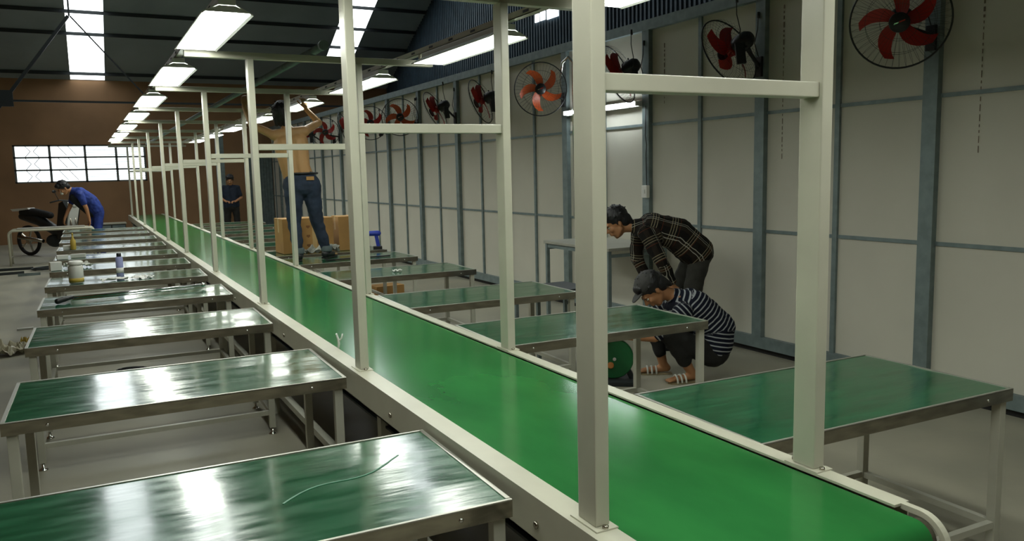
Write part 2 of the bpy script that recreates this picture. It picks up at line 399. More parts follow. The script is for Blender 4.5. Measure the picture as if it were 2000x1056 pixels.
# light rails and lights
for nm, x, lab in (('light_rail', -.335, 'long cream channel carrying the left row of lights on the beam ends'), ('light_rail', 1.30, 'long cream slotted channel carrying the right row of lights on the beam ends')):
    b = MB(); b.use(M['post']); z = ZT+(.125 if x < 0 else .095)
    b.span((x-.025, -1.6, z), (x+.025, YE-1, z+.004)); b.span((x-.025, -1.6, z), (x-.021, YE-1, z+.04)); b.span((x+.021, -1.6, z), (x+.025, YE-1, z+.04))
    b.use(M['dark'])
    for k in range(60): b.span((x-.0262, -1.4+k*.36, z+.013), (x-.0250, -1.33+k*.36, z+.028))
    tag(b.build(nm), lab, 'channel')
def light(L=1.32):
    t = empty('ceiling_light')
    # cross section, origin at bottom centre; opening .25 wide
    b = MB(); b.use(M['lampbody'])
    w0, w1, h = .13, .045, .052
    for s in (-1, 1):
        b.prism([(s*w0, 0), (s*w0, .008), (s*w1, h), (s*(w1-.008), h), (s*(w0-.012), .006)], (0, 0, 0), (1, 0, 0), (0, 0, 1), (0, 1, 0), L)
    b.build('reflector', None, t)
    b = MB(); b.span((-w1, -L/2, h-.004), (w1, L/2, h+.032), .004); b.build('housing', M['lampbody'], t)
    b = MB(); b.span((-w0+.014, -L/2+.004, .007), (w0-.014, L/2-.004, .013)); b.build('diffuser', M['tube'], t)
    for s in (-1, 1):
        b = MB(); b.prism([(-w0+.012, .012), (w0-.012, .012), (w1-.004, h-.006), (-w1+.004, h-.006)], (0, s*(L/2-.004), 0), (1, 0, 0), (0, 0, 1), (0, 1, 0), .006); b.build('end_cap', M['lampbody'], t)
    for yy in (-.45, .45):
        b = MB(); b.span((-.02, yy-.012, h+.032), (.02, yy+.012, .092)); b.build('hanger', M['steel'], t)
    return t
lamp0 = light(); first = True
for side_, x in (('left', -.335), ('right', 1.30)):
    for i, y in enumerate(PY):
        if y > 19: continue
        o = lamp0 if first else copy_tree(lamp0); first = False
        yc = (y-.05-.66) - (.0 if side_ == 'left' else .02)
        o.location = (x, yc, ZT+.125-.092-(.03 if side_ == 'right' else 0))
        tag(o, 'lit trough light in the %s row over the conveyor, %s' % (side_, ORD[i]), 'ceiling light', '%s row of lights over the conveyor' % side_)
# conduit lying on the beams
b = MB(); b.tube([(.47, 4.0, ZT+.079), (.47, 20.6, ZT+.079)], .028, 14); b.tube([(.47, 3.99, ZT+.082), (.47, 4.03, ZT+.082)], .034, 14)
tag(b.build('conduit_pipe', M['galv']), 'grey open-ended pipe lying along the top beams', 'pipe')

# ------------------------------------------------------------------ work tables
ZTB = .73
def table(W=1.37, D=.73):
    t = empty('work_table')        # origin: front edge at y=0, centred in x, floor level
    H = ZTB
    b = MB(); b.use(M['steel'])
    b.span((-W/2, 0, H-.052), (W/2, .008, H-.002)); b.span((-W/2, D-.008, H-.052), (W/2, D, H-.002))
    b.span((-W/2, .008, H-.052), (-W/2+.008, D-.008, H-.002)); b.span((W/2-.008, .008, H-.052), (W/2, D-.008, H-.002))
    b.build('apron', None, t)
    # mat with slight waves
    b = MB(); nx, ny = 44, 24; g = []
    for i in range(nx+1):
        for j in range(ny+1):
            x = -W/2+.012+(W-.024)*i/nx; y = .012+(D-.024)*j/ny
            g.append(b.bm.verts.new((x, y, H-.002+.0016*noise.noise((x*2.2, y*5, 3.1))+.0005)))
    for i in range(nx):
        for j in range(ny): a = i*(ny+1)+j; b._f((g[a], g[a+ny+1], g[a+ny+2], g[a+1]), True)
    b.build('mat', M['mat_green'], t)
    b = MB(); b.use(M['edge'])
    b.span((-W/2, 0, H-.004), (W/2, .010, H+.001)); b.span((-W/2, D-.010, H-.004), (W/2, D, H+.001))
    b.span((-W/2, .014, H-.004), (-W/2+.014, D-.014, H+.001)); b.span((W/2-.014, .014, H-.004), (W/2, D-.014, H+.001))
    b.build('edge_trim', None, t)
    b = MB(); b.span((-W/2+.01, .01, H-.03), (W/2-.01, D-.01, H-.008)); b.build('board', M['card_dark'], t)
    for sx in (-1, 1):
        for yy in (.035, D-.035):
            x = sx*(W/2-.035)
            b = MB(); b.span((x-.019, yy-.019, .045), (x+.019, yy+.019, H-.03), .002); lg = b.build('leg', M['leg'], t)
            b = MB(); b.lathe([(.026, 0), (.026, .006), (.012, .014), (.008, .018), (.008, .05)], (x, yy, 0), n=14); b.build('foot', M['chrome'], lg)
    for yy in (.035, D-.035):
        b = MB(); b.span((-W/2+.054, yy-.014, .13), (W/2-.054, yy+.014, .158)); b.build('stretcher', M['leg'], t)
    for sx in (-1, 1):
        x = sx*(W/2-.035); b = MB(); b.span((x-.014, .054, .13), (x+.014, D-.054, .158)); b.build('stretcher', M['leg'], t)
    for sx in (-1, 1):
        b = MB(); b.lathe([(.007, 0), (.006, .003), (.003, .004)], (sx*(W/2-.16), 0, H-.028), (0, -1, 0), 10); b.build('screw', M['chrome'], t)
    return t
tab0 = table(); first = True
LY = [.36, 2.0, 3.62, 5.15, 6.61, 7.96, 9.34, 10.88, 12.45, 14.0, 15.4]
RY = [.30, 2.14, 3.62, 5.43, 6.95, 8.02, 9.5, 11.0, 12.5, 14.0, 15.5]
extras_L = {3: ', metal rods on it', 4: ', spray can on it'}
for nm, Y, xc in (('left', LY, -.740), ('right', RY, 1.56)):
    for i, y in enumerate(Y):
        o = tab0 if first else copy_tree(tab0); first = False
        o.location = (xc, y, 0)
        if nm == 'left' and i == 0: o.rotation_euler.z = -.022
        if nm == 'right' and i == 4: o.rotation_euler.z = .01
        tag(o, 'green-topped work table %s of the conveyor, %s%s' % (nm, ORD[i], extras_L.get(i, '') if nm == 'left' else ''), 'table', 'work tables %s of the conveyor' % nm)

b = MB(); pts = []
for i in range(15):
    f_ = i/14; pts.append((.10+.42*f_, .30+.20*f_+.03*math.sin(f_*7), ZTB-.0005))
for p_, q_ in zip(pts, pts[1:]): b.beam(p_, q_, .006, .002)
sc_ = b.build('mat_crease', mat('crease', (.09, .24, .16), .4), tab0); tag(sc_, 'pale curved crease in the green mat')

# grey bench against the partition
t = empty('wall_bench', (3.78, 5.45, 0)); tag(t, 'tall grey bench with thin top standing against the right wall', 'bench')
b = MB(); b.span((-.38, -.60, .865), (.36, .66, .895), .003); b.build('bench_top', mat('bench_top', (.36, .36, .31), .4, var=.08), t)
for xx in (-.35, .33):
    for yy in (-.56, .62): b = MB(); b.span((xx-.018, yy-.018, 0), (xx+.018, yy+.018, .865)); b.build('leg', M['galv'], t)
for yy in (-.56, .62): b = MB(); b.span((-.332, yy-.014, .80), (.312, yy+.014, .83)); b.build('rail', M['galv'], t)
b = MB(); b.span((-.36, -.54, .82), (-.34, .60, .865)); b.build('rail', M['galv'], t)

# ------------------------------------------------------------------ wall lamp, switch, conduit
t = empty('wall_light', (XW-.09, 6.02, 2.33)); tag(t, 'long bare lit tube fixed across studs on the right wall', 'wall light')
b = MB(); b.span((.0, -.72, -.03), (.04, .72, .03), .004); b.build('batten', M['lampbody'], t)
b = MB(); b.tube([(-.025, -.70, -.0), (-.025, .70, -.0)], .016, 12); b.build('tube', M['tubewall'], t)
for s in (-1, 1): b = MB(); b.span((-.045, s*.715-.012, -.024), (.002, s*.715+.012, .024)); b.build('end_cap', M['white'], t)
t = empty('switch_box', (XW-.075, 5.22, 1.42)); tag(t, 'small white switch box on a stud behind the man in plaid', 'switch box')
b = MB(); b.span((-.02, -.045, -.065), (.02, .045, .065), .006); b.build('box', M['white'], t)
b = MB(); b.span((-.028, -.015, -.02), (-.02, .015, .02), .002); b.build('rocker', M['lampbody'], t)
b = MB(); b.tube([(XW-.06, 5.22, 1.485), (XW-.06, 5.23, 1.8), (XW-.075, 5.2, 1.9), (XW-.06, 5.24, 2.0), (XW-.06, 5.23, 2.3)], .005, 6); tag(b.build('lamp_cable', M['black']), 'black cable running up the stud above the white switch box', 'cable')
# pale steel pipe post beside the lamp
b = MB(); b.tube([(XW-.13, 6.78, 2.75), (XW-.14, 6.72, 2.92), (XW-.12, 6.62, 2.97), (XW-.1, 6.55, 2.9), (XW-.1, 6.55, 1.1)], .02, 10)
tag(b.build('hooked_pipe', M['chrome']), 'thin bright pipe with hooked top running down the wall beside the tube light', 'pipe')

# ------------------------------------------------------------------ wall fans
def fan(bladem, spin=0):
    """axis = local -Y (air blows towards -Y); origin at blade hub"""
    t = empty('wall_fan'); R = .31
    b = MB()
    b.tube([(R*math.cos(2*PI*i/48), -.02, R*math.sin(2*PI*i/48)) for i in range(48)], .0065, 6, closed=True)
    for k in range(44):
        a = 2*PI*k/44; ca, sa = math.cos(a), math.sin(a)
        b.tube([(.055*ca, -.085, .055*sa), (.16*ca, -.083, .16*sa), (.26*ca, -.065, .26*sa), (R*ca, -.02, R*sa)], .0009, 3, cap=False)
    for rr, dy in ((.12, -.085), (.21, -.077)): b.tube([(rr*math.cos(2*PI*i/32), dy, rr*math.sin(2*PI*i/32)) for i in range(32)], .0012, 4, closed=True)
    b.build('front_guard', M['black'], t)
    b = MB()
    for k in range(44):
        a = 2*PI*k/44; ca, sa = math.cos(a), math.sin(a)
        b.tube([(.07*ca, .07, .07*sa), (.2*ca, .065, .2*sa), (.28*ca, .045, .28*sa), (R*ca, -.015, R*sa)], .0009, 3, cap=False)
    for rr, dy in ((.13, .07), (.22, .06)): b.tube([(rr*math.cos(2*PI*i/32), dy, rr*math.sin(2*PI*i/32)) for i in range(32)], .0012, 4, closed=True)
    b.build('rear_guard', M['black'], t)
    b = MB(); b.lathe([(.0, .012), (.062, .010), (.066, .0), (.06, -.006)], (0, -.088, 0), (0, -1, 0), 24); cp = b.build('badge', M['black'], t)
    b = MB(); b.use(M['chrome']); b.prism([(-.035, -.012), (-.008, -.004), (-.002, .006), (-.03, -.002)], (0, -.1018, 0), (1, 0, 0), (0, 0, 1), (0, 1, 0), .002)
    b.use(M['red']); b.prism([(0, 0), (.034, .012), (.036, .02), (.0, .009)], (0, -.1018, 0), (1, 0, 0), (0, 0, 1), (0, 1, 0), .002); b.build('badge_mark', None, cp)
    b = MB(); b.lathe([(.02, -.03), (.045, -.02), (.05, .02), (.03, .04)], (0, 0, 0), (0, 1, 0), 20); b.build('hub', bladem, t)
    for k in range(5):
        a0 = spin+2*PI*k/5; b = MB(); rows = []
        for i in range(9):
            f = i/8; rr = .04+.215*f; wd = .022+.034*math.sin(PI*min(1, f*.78+.1)); sweep = a0+.55*f*f
            row = []
            for j in range(4):
                g = j/3-.5; a = sweep + g*2*wd/rr*.9 if rr > .06 else sweep+g*.7
                row.append(Vector((rr*math.cos(a), g*2*.026*(1-.3*f), rr*math.sin(a))))
            rows.append(row)
        for dy in (0, .003):
            V = [[b.bm.verts.new(v+Vector((0, dy, 0))) for v in row] for row in rows]
            for A, B in zip(V, V[1:]):
                for j in range(3): b._f((A[j], A[j+1], B[j+1], B[j]), True)
        b.build('blade', bladem, t)
    b = MB(); b.lathe([(.035, .05), (.072, .07), (.078, .12), (.07, .19), (.045, .225), (.0, .23)], (0, 0, 0), (0, 1, 0), 24); mo = b.build('motor', M['black'], t)
    b = MB(); b.span((-.079, .11, -.025), (-.074, .17, .025)); b.build('motor_label', M['yellow'], mo)
    b = MB(); b.tube([(0, .14, .07), (0, .14, .095)], .008, 8); b.build('knob', M['black'], mo)
    return t
FZ = 2.60
protoR = None; protoO = None
CAMP = Vector((CAM.x, CAM.y, 1.9))
fd = {0: None, 1: (-.12, .90, -.42), 2: (-.45, .80, -.38), 3: None, 4: (-.60, .70, -.33), 5: (-.62, .66, -.42), 6: None, 7: None, 8: (-.7, .5, -.3), 9: None, 10: (-.6, .7, -.3), 11: None}
flabel = {0: 'red-bladed black wall fan facing the camera at the top right, blades plain to see', 1: 'black wall fan turned aside with red blades, between the two big posts at the top',
          2: 'black wall fan seen side-on with pale motor label, just above the tube light', 3: 'orange-bladed wall fan facing the camera, left of the big front post'}
mount = []
for k in range(12):
    y = 2.05+1.6*k
    if k in (3, 6):
        if protoO is None: protoO = fan(M['orange'], .4); o = protoO
        else: o = copy_tree(protoO)
    else:
        if protoR is None: protoR = fan(M['red'], .15); o = protoR
        else: o = copy_tree(protoR)
    P = Vector((XW-.36, y+.02, FZ+(.02 if k else .0)))
    d = Vector(fd[k]) if fd[k] else (CAMP-P)
    d.normalize()
    if k == 0: d = Vector((-.80, -.55, -.28)).normalized()
    yax = -d; zax = (Vector((0, 0, 1)) - yax*yax.z).normalized(); xax = yax.cross(zax)
    o.matrix_world = Matrix.Translation(P) @ Matrix((xax, yax, zax)).transposed().to_4x4()
    tag(o, flabel.get(k, 'black caged wall fan on the right partition, %s' % ORD[k]), 'wall fan', 'fans along the right partition')
    # bracket, unique for each direction (lives in fan space)
    inv = o.matrix_world.inverted()
    back = P - d*.17
    wallp = Vector((XW-.055, y, FZ-.10))
    b = MB(); bb = back + Vector((0, 0, -.055))
    b.tube([inv @ back, inv @ bb, inv @ Vector((wallp.x-.02, wallp.y, wallp.z+.02)), inv @ wallp], .017, 8)
    b.box(inv @ (wallp+Vector((0, 0, 0))), (.03, .075, .17), inv.to_3x3(), .004)
    b.build('bracket', M['black'], o)
    b = MB(); pts = [wallp+Vector((-.01, .0, .08)), wallp+Vector((-.03, .03, .2)), wallp+Vector((-.015, .01, .32)), wallp+Vector((0, .02, .46))]
    b.tube([inv @ p for p in pts], .004, 6); b.tube([inv @ pts[-1], inv @ (pts[-1]+Vector((0, 0, -.05)))], .012, 6); b.build('cord', M['black'], o)
    b = MB(); b.lathe([(.012, 0), (.012, .006)], inv @ (wallp+Vector((-.017, 0, .03))), inv.to_3x3() @ Vector((-1, 0, 0)), 10); b.build('bolt', M['chrome'], o)

# ------------------------------------------------------------------ people
def evaluated(o, name, smooth_it=0, voxel=.01):
    md = o.modifiers.new('r', 'REMESH'); md.mode = 'VOXEL'; md.voxel_size = voxel; md.use_smooth_shade = True
    if smooth_it: sm = o.modifiers.new('s', 'SMOOTH'); sm.iterations = smooth_it; sm.factor = .5
    bpy.context.view_layer.update()
    dg = bpy.context.evaluated_depsgraph_get(); me = bpy.data.meshes.new_from_object(o.evaluated_get(dg)); me.name = name
    o.modifiers.clear(); old = o.data; mats = list(old.materials); o.data = me
    me.materials.clear()
    for k in mats: me.materials.append(k)
    for pl in me.polygons: pl.use_smooth = True; pl.material_index = 0
    bpy.data.meshes.remove(old); return o
def skinned(b, name, mt, parent=None, voxel=.01, smooth_it=3, wrinkle=0, wscale=14, segs=None):
    o = b.build(name, mt, parent); evaluated(o, name, smooth_it, voxel); me = o.data
    if wrinkle:
        nv = [(v.co.copy(), v.normal.copy()) for v in me.vertices]
        for v, (c, nn) in zip(me.vertices, nv): v.co = c + nn*wrinkle*(noise.noise(c*wscale)+.5*noise.noise(c*wscale*2.1))
    if segs:
        A = me.attributes.new('along', 'FLOAT', 'POINT'); R = me.attributes.new('around', 'FLOAT', 'POINT')
        for i, v in enumerate(me.vertices):
            best = None
            for (p, q, rad, off, ref) in segs:
                d = q-p; L = d.length; tu = (v.co-p).dot(d)/(L*L); t = max(0, min(1, tu)); c = p+d*t; dist = (v.co-c).length-rad
                if best is None or dist < best[0]: best = (dist, tu, L, off, d/L, v.co-p, rad, ref)
            _, t, L, off, dn, rv, rad, ref = best
            x = (ref-dn*ref.dot(dn)).normalized(); y = dn.cross(x)
            A.data[i].value = off+t*L; R.data[i].value = rv.dot(y)+rv.dot(x)*.8+.4
    return o
def frame(f, u):
    f = Vector(f).normalized(); u = Vector(u); s = u.cross(f).normalized(); u = f.cross(s)   # s = left side
    return f, u, s
def hand(b, wr, d, nrm, side, curl=.6, sc=1.0, spread=.0):
    """wr wrist, d pointing direction, nrm palm normal, side +1/-1 thumb side"""
    d = Vector(d).normalized(); nrm = Vector(nrm); nrm = (nrm-d*nrm.dot(d)).normalized(); x = d.cross(nrm)*side
    b.cap(wr, wr+d*.03*sc, .024*sc, .026*sc)
    for k, o in enumerate((-.03, -.01, .01, .03)): b.cap(wr+d*.03*sc+x*o*.6*sc, wr+d*.085*sc+x*o*sc, .0135*sc, .012*sc)
    Ls = (.058, .072, .078, .068)
    for k, o in enumerate((-.03, -.01, .01, .03)):
        p = wr+d*.085*sc+x*o*sc; a = 0
        for j, fr in enumerate((.45, .32, .23)):
            a += curl*(.55 if j == 0 else .8); dd = d*math.cos(a)+nrm*math.sin(a)+x*o*spread*6
            q = p+dd.normalized()*Ls[k]*fr*sc*1.05; b.cap(p, q, (.0092-.0009*j)*sc, (.0085-.0009*j)*sc, 10); p = q
    p = wr+d*.03*sc+x*.026*sc
    for j, (L, a) in enumerate(((.04, .75), (.03, .5), (.024, .3))):
        dd = (d*math.cos(a)+x*math.sin(a)+nrm*.35*curl); q = p+dd.normalized()*L*sc; b.cap(p, q, (.012-.001*j)*sc, (.011-.001*j)*sc, 10); p = q
def head(b, c, f, u, s):
    K = 1.08
    R = Matrix((f, s, u)).transposed()
    P = lambda x, y, z: c+f*x*K+s*y*K+u*z*K
    b.ell(P(-.012, 0, .025), (.104, .083, .096), R); b.ell(P(.030, 0, -.035), (.066, .064, .083), R)
    b.cap(P(.045, 0, -.092), P(.058, 0, -.096), .022, .020)                                   # chin
    b.cap(P(.088, 0, .012), P(.112, 0, -.022), .010, .0145); b.ell(P(.100, .011, -.026), (.012, .008, .007), R); b.ell(P(.100, -.011, -.026), (.012, .008, .007), R)
    b.cap(P(.088, -.032, .022), P(.088, .032, .022), .011)                                      # brow
    for k in (-1, 1):
        b.ell(P(.070, k*.040, -.022), (.024, .022, .022), R)                                     # cheek
        b.ell(P(-.004, k*.079, -.008), (.017, .007, .030), R)                                    # ear
        b.cap(P(0, k*.052, -.05), P(.05, k*.03, -.09), .02, .018)                                # jaw
    b.cap(P(.092, -.016, -.052), P(.092, .016, -.052), .0085); b.cap(P(.090, -.014, -.064), P(.090, .014, -.064), .009)
    return P
def face_bits(parent, P, f, u, s):
    R = Matrix((f, s, u)).transposed()
    for k in (-1, 1):
        b = MB(); b.ell(P(.082, k*.031, .0), (.011, .014, .007), R, 12); e = b.build('eye', M['eye'], parent)
        b = MB(); b.ell(P(.091, k*.031, .0), (.004, .006, .006), R, 10); b.build('iris', M['black'], e)
        b = MB(); b.cap(P(.098, k*.016, .018), P(.088, k*.050, .020), .0045, .003, 8); b.build('eyebrow', M['hair'], parent)
def hair(parent, P, f, u, s, c, style='short', seed=1):
    R = Matrix((f, s, u)).transposed(); b = MB(); rnd = random.Random(seed)
    b.ell(P(-.024, 0, .050), (.112, .100, .102), R); b.ell(P(-.060, 0, .0), (.070, .090, .085), R)
    b.ell(P(.050, 0, .092), (.050, .072, .042), R)
    for k in (-1, 1): b.cap(P(.005, k*.074, .03), P(.012, k*.077, -.004), .014, .008)
    for i in range(46):
        a = rnd.uniform(0, 2*PI); e = rnd.uniform(.1, 1.45); d = Vector((math.cos(a)*math.cos(e), math.sin(a)*math.cos(e), math.sin(e)))
        if d.x > .5 and d.z < .65: continue
        p0 = P(-.022+d.x*.085, d.y*.073, .045+d.z*.075); L = rnd.uniform(.022, .040)
        q = p0 + (f*d.x+s*d.y+u*d.z)*L + Vector((rnd.uniform(-.01, .01), rnd.uniform(-.01, .01), rnd.uniform(-.012, .004)))
        b.cap(p0, q, .015, .006, 8)
    if style == 'long': 
        for y in (-.04, 0, .04): b.cap(P(-.09, y, .0), P(-.10, y, -.07), .035, .02)
    return skinned(b, 'hair', M['hair'], parent, .007, 1)
V = Vector
def person(root, J, facing, look, lookup, label, opt):
    """J: joints in world coordinates. Returns body object with origin at root."""
    root = V(root); J = {k: V(v)-root for k, v in J.items()}
    b = MB(); hf, hu, hs = frame(look, lookup); c = J['head']
    P = head(b, c, hf, hu, hs)
    b.cap(J['neck'], c+hf*-.015-hu*.05, .055, .052)
    tw = opt.get('torso', 1); ch, wa, pe = J['chest'], J['waist'], J['pelvis']
    sh = (J['shL']-J['shR']).normalized()
    for k in (-1, 1):
        b.cap(ch+sh*k*.075, wa+sh*k*.06, .100*tw, .088*tw); b.cap(wa+sh*k*.06, pe+sh*k*.07, .088*tw, .098)
        b.cap(ch+sh*k*.05+(J['neck']-ch)*.45, J['neck'], .070, .05)
    b.cap(J['shL'], J['shR'], .058)
    fat = opt.get('fat', 1)
    for S in 'LR':
        b.cap(J['sh'+S], J['el'+S], .050, .039); b.cap(J['el'+S], J['wr'+S], .039, .026)
        b.cap(J['hip'+S], J['kn'+S], .080*fat, .056); b.cap(J['kn'+S], J['kn'+S]+(J['an'+S]-J['kn'+S])*.35, .055, .054); b.cap(J['kn'+S]+(J['an'+S]-J['kn'+S])*.35, J['an'+S], .054, .035)
        hd = opt['hand'+S]; hand(b, J['wr'+S], hd[0], hd[1], hd[2], hd[3])
        td = (J['to'+S]-J['an'+S]); td.z = 0; td.normalize(); a = J['an'+S]; base = V((a.x, a.y, min(a.z, J['to'+S].z)-.0))
        b.cap(a-td*.03+V((0, 0, -.03)), J['to'+S], .032, .022); b.cap(a, a-td*.03+V((0, 0, -.03)), .036, .032)
        sd = V((-td.y, td.x, 0))
        for q in range(5): o_ = (q-2)*.017; b.cap(J['to'+S]+sd*o_*.8, J['to'+S]+td*(.045-.004*abs(q-2))+sd*o_-V((0, 0, .006)), .0125, .009, 8)
    body = skinned(b, 'person', opt.get('skin', M['skin']), None, .0085, 3)
    body.location = root
    tag(body, label, 'person')
    if opt.get('hair', 1): hair(body, P, hf, hu, hs, c, opt.get('hairstyle', 'short'), opt.get('seed', 1))
    face_bits(body, P, hf, hu, hs)
    # trousers
    b = MB()
    b.cap(wa*.35+pe*.65+sh*.06, wa*.35+pe*.65-sh*.06, .105*tw); b.cap(pe+sh*.07, pe-sh*.07, .118*tw)
    end = opt.get('trouser_end', .93)
    for S in 'LR':
        b.cap(J['hip'+S], J['kn'+S], .097*fat, .074); b.cap(J['kn'+S], J['kn'+S]+(J['an'+S]-J['kn'+S])*end, .074, .056)
    tr = skinned(b, 'trousers', opt['trousers'], body, .011, 3, .011, 11)
    if opt.get('shirt'):
        b = MB(); fl = opt.get('flare', .02)
        for k in (-1, 1):
            b.cap(ch+sh*k*.075, wa+sh*k*.065, .122, .112+fl); b.cap(wa+sh*k*.065, wa+(pe-wa)*opt.get('hem', .55)+sh*k*.07, .112+fl, .112+fl)
            b.cap(ch+sh*k*.05+(J['neck']-ch)*.4, ch+(J['neck']-ch)*.9, .085, .062)
        b.cap(J['shL'], J['shR'], .073)
        segs = [(J['neck'], ch, .13, 0, sh), (ch, wa, .15, (ch-J['neck']).length, sh), (wa, pe, .15, (ch-J['neck']).length+(wa-ch).length, sh)]
        for S in 'LR':
            fr = opt.get('sleeve', 1.0)
            u_ = min(1, fr*2); b.cap(J['sh'+S], J['sh'+S]+(J['el'+S]-J['sh'+S])*u_, .070, .060)
            segs.append((J['sh'+S]+(J['el'+S]-J['sh'+S])*.25, J['el'+S], .06, .3, J['wr'+S]-J['el'+S]+V((.01, .02, .03))))
            if fr > .5:
                f2 = (fr-.5)*2; b.cap(J['el'+S], J['el'+S]+(J['wr'+S]-J['el'+S])*f2, .059, .045)
                segs.append((J['el'+S], J['wr'+S], .05, .6, J['el'+S]-J['sh'+S]+V((.01, .02, .03))))
        skinned(b, 'shirt', opt['shirt'], body, .010, 2, .010, 12, segs)
    return body, P, (hf, hu, hs), J, root

def shoe(body, J, S, mt, sole=None, straps=0, strapm=None):
    td = J['to'+S]-J['an'+S]; td.z = 0; td.normalize(); sd = V((-td.y, td.x, 0)); zb = J['to'+S].z-.024
    a = V((J['an'+S].x, J['an'+S].y, zb)); 
    R = Matrix((td, sd, V((0, 0, 1)))).transposed()
    poly = [(-.07, -.028), (-.07, .028), (-.02, .036), (.06, .038), (.13, .045), (.175, .035), (.195, 0), (.175, -.035), (.13, -.045), (.06, -.038), (-.02, -.036)]
    b = MB(); b.prism(poly, a+V((0, 0, -.004)), td, sd, (0, 0, 1), .018); so = b.build('sandal' if straps else 'shoe', sole or mt, body)
    if straps:
        for k in range(straps):
            x0 = .06+k*.035; b = MB()
            b.tube([a+td*x0+sd*.045*math.cos(t)+V((0, 0, .056*math.sin(t)+.002)) for t in [PI*i/10 for i in range(11)]], .008, 6); b.build('strap', strapm, so)
    else:
        b = MB(); b.cap(a+td*-.03+V((0, 0, .035)), a+td*.13+V((0, 0, .022)), .046, .034); skinned(b, 'upper', mt, so, .01, 2)

# --- the man in the plaid shirt, bending over
hipc = V((3.72, 3.93, .90)); F = V((-.86, .50, 0)).normalized(); S_ = V((-F.y*-1, F.x, 0))
Lf = V((-F.y, F.x, 0))      # his left
def lp(base, f=0, l=0, z=0): return base + F*f + Lf*l + V((0, 0, z))
J = dict(pelvis=lp(hipc, 0, 0, .0), waist=lp(hipc, .19, 0, .17), chest=lp(hipc, .40, 0, .245), neck=lp(hipc, .57, 0, .255), head=lp(hipc, .715, 0, .285),
         shL=lp(hipc, .48, .165, .215), shR=lp(hipc, .50, -.165, .215), elL=lp(hipc, .36, .25, -.03), wrL=lp(hipc, .26, .21, -.235), elR=lp(hipc, .52, -.2, -.05), wrR=lp(hipc, .42, -.14, -.27),
         hipL=lp(hipc, .0, .095, -.03), hipR=lp(hipc, .0, -.095, -.03), knL=lp(hipc, .10, .12, -.44), knR=lp(hipc, .22, -.12, -.42), anL=lp(hipc, -.04, .12, -.82), anR=lp(hipc, .16, -.12, -.82),
         toL=lp(hipc, .11, .14, -.868), toR=lp(hipc, .31, -.14, -.868))
o, P, fr, JJ, rr = person(lp(hipc, .05, 0, -.90), J, F, F*.86+V((-.05, -.12, -.52)), F*.5+V((0, 0, .86)), 'person in black plaid shirt and charcoal trousers bending forward beside the right wall',
    dict(handL=((F*-.15+V((0, 0, -1))), F*-.2-Lf, 1, .5), handR=((V((0, 0, -1))+F*.1), Lf, -1, .5), trousers=M['grytrs'], shirt=M['plaid'], sleeve=.93, hem=.85, flare=.035, seed=3, hairstyle='long'))
for S in 'LR': shoe(o, JJ, S, M['black'])

# --- the crouching man in the striped shirt and grey cap
F = V((-.88, .36, 0)).normalized(); Lf = V((-F.y, F.x, 0)); hipc = V((3.25, 3.23, .22))
J = dict(pelvis=lp(hipc, 0, 0, .0), waist=lp(hipc, -.03, 0, .19), chest=lp(hipc, .15, 0, .37), neck=lp(hipc, .33, 0, .455), head=lp(hipc, .475, .02, .50),
         shL=lp(hipc, .27, .165, .35), shR=lp(hipc, .29, -.165, .35), elL=lp(hipc, .50, .17, .155), wrL=lp(hipc, .80, .10, .165), elR=lp(hipc, .56, -.20, .17), wrR=lp(hipc, .82, -.06, .21),
         hipL=lp(hipc, .03, .10, -.02), hipR=lp(hipc, .03, -.10, -.02), knL=lp(hipc, .40, .17, .19), knR=lp(hipc, .42, -.20, .24), anL=lp(hipc, .20, .13, -.14), anR=lp(hipc, .34, -.16, -.14),
         toL=lp(hipc, .36, .15, -.190), toR=lp(hipc, .50, -.18, -.190))
o, P, fr, JJ, rr = person(lp(hipc, .2, 0, -.22), J, F, F*.62+V((-.0, -.10, -.80)), F*.8+V((0, 0, .60)), 'person in striped black shirt and grey cap crouching behind the work table',
    dict(handL=(F+V((0, 0, -.1)), V((0, 0, -1)), 1, .75), handR=(F, V((0, 0, -1)), -1, .75), trousers=M['blktrs'], shirt=M['striped'], sleeve=.42, hem=.72, flare=.022, seed=5, trouser_end=.72, hairstyle='long'))
for S in 'LR': shoe(o, JJ, S, M['sole'], M['sole'], 3, M['cloud'])
hf, hu, hs = fr; R = Matrix((hf, hs, hu)).transposed()
b = MB(); b.ell(P(-.012, 0, .075), (.112, .096, .082), R); b.cap(P(-.06, 0, .05), P(-.08, 0, .03), .07, .06); cp = skinned(b, 'cap', M['capgrey'], o, .007, 1)
b = MB(); b.prism([(.08, -.07), (.13, -.062), (.165, -.03), (.172, 0), (.165, .03), (.13, .062), (.08, .07)], P(0, 0, .070), hf, hs, (hu*1).normalized(), .008); b.build('visor', M['capgrey'], cp)

# --- the bare-backed man standing on a table, reaching up
F = V((.30, .95, 0)).normalized(); Lf = V((-F.y, F.x, 0)); ft = V((1.14, 7.42, ZTB))
hipc = V((1.09, 7.42, 1.60)); 
def q(x, y, z): return V((x, y, z))
J = dict(pelvis=q(1.09, 7.42, 1.56), waist=q(1.03, 7.42, 1.75), chest=q(1.00, 7.44, 2.02), neck=q(.97, 7.46, 2.19), head=q(.93, 7.50, 2.335),
         shL=q(.82, 7.45, 2.11), shR=q(1.15, 7.41, 2.15), elL=q(.62, 7.55, 2.22), wrL=q(.56, 7.62, 2.42), elR=q(1.34, 7.52, 2.25), wrR=q(1.22, 7.58, 2.40),
         hipL=q(1.00, 7.42, 1.53), hipR=q(1.19, 7.41, 1.53), knL=q(.985, 7.42, 1.15), knR=q(1.24, 7.44, 1.17), anL=q(1.00, 7.36, .83), anR=q(1.335, 7.44, .83), toL=q(1.02, 7.48, .771), toR=q(1.43, 7.53, .771))
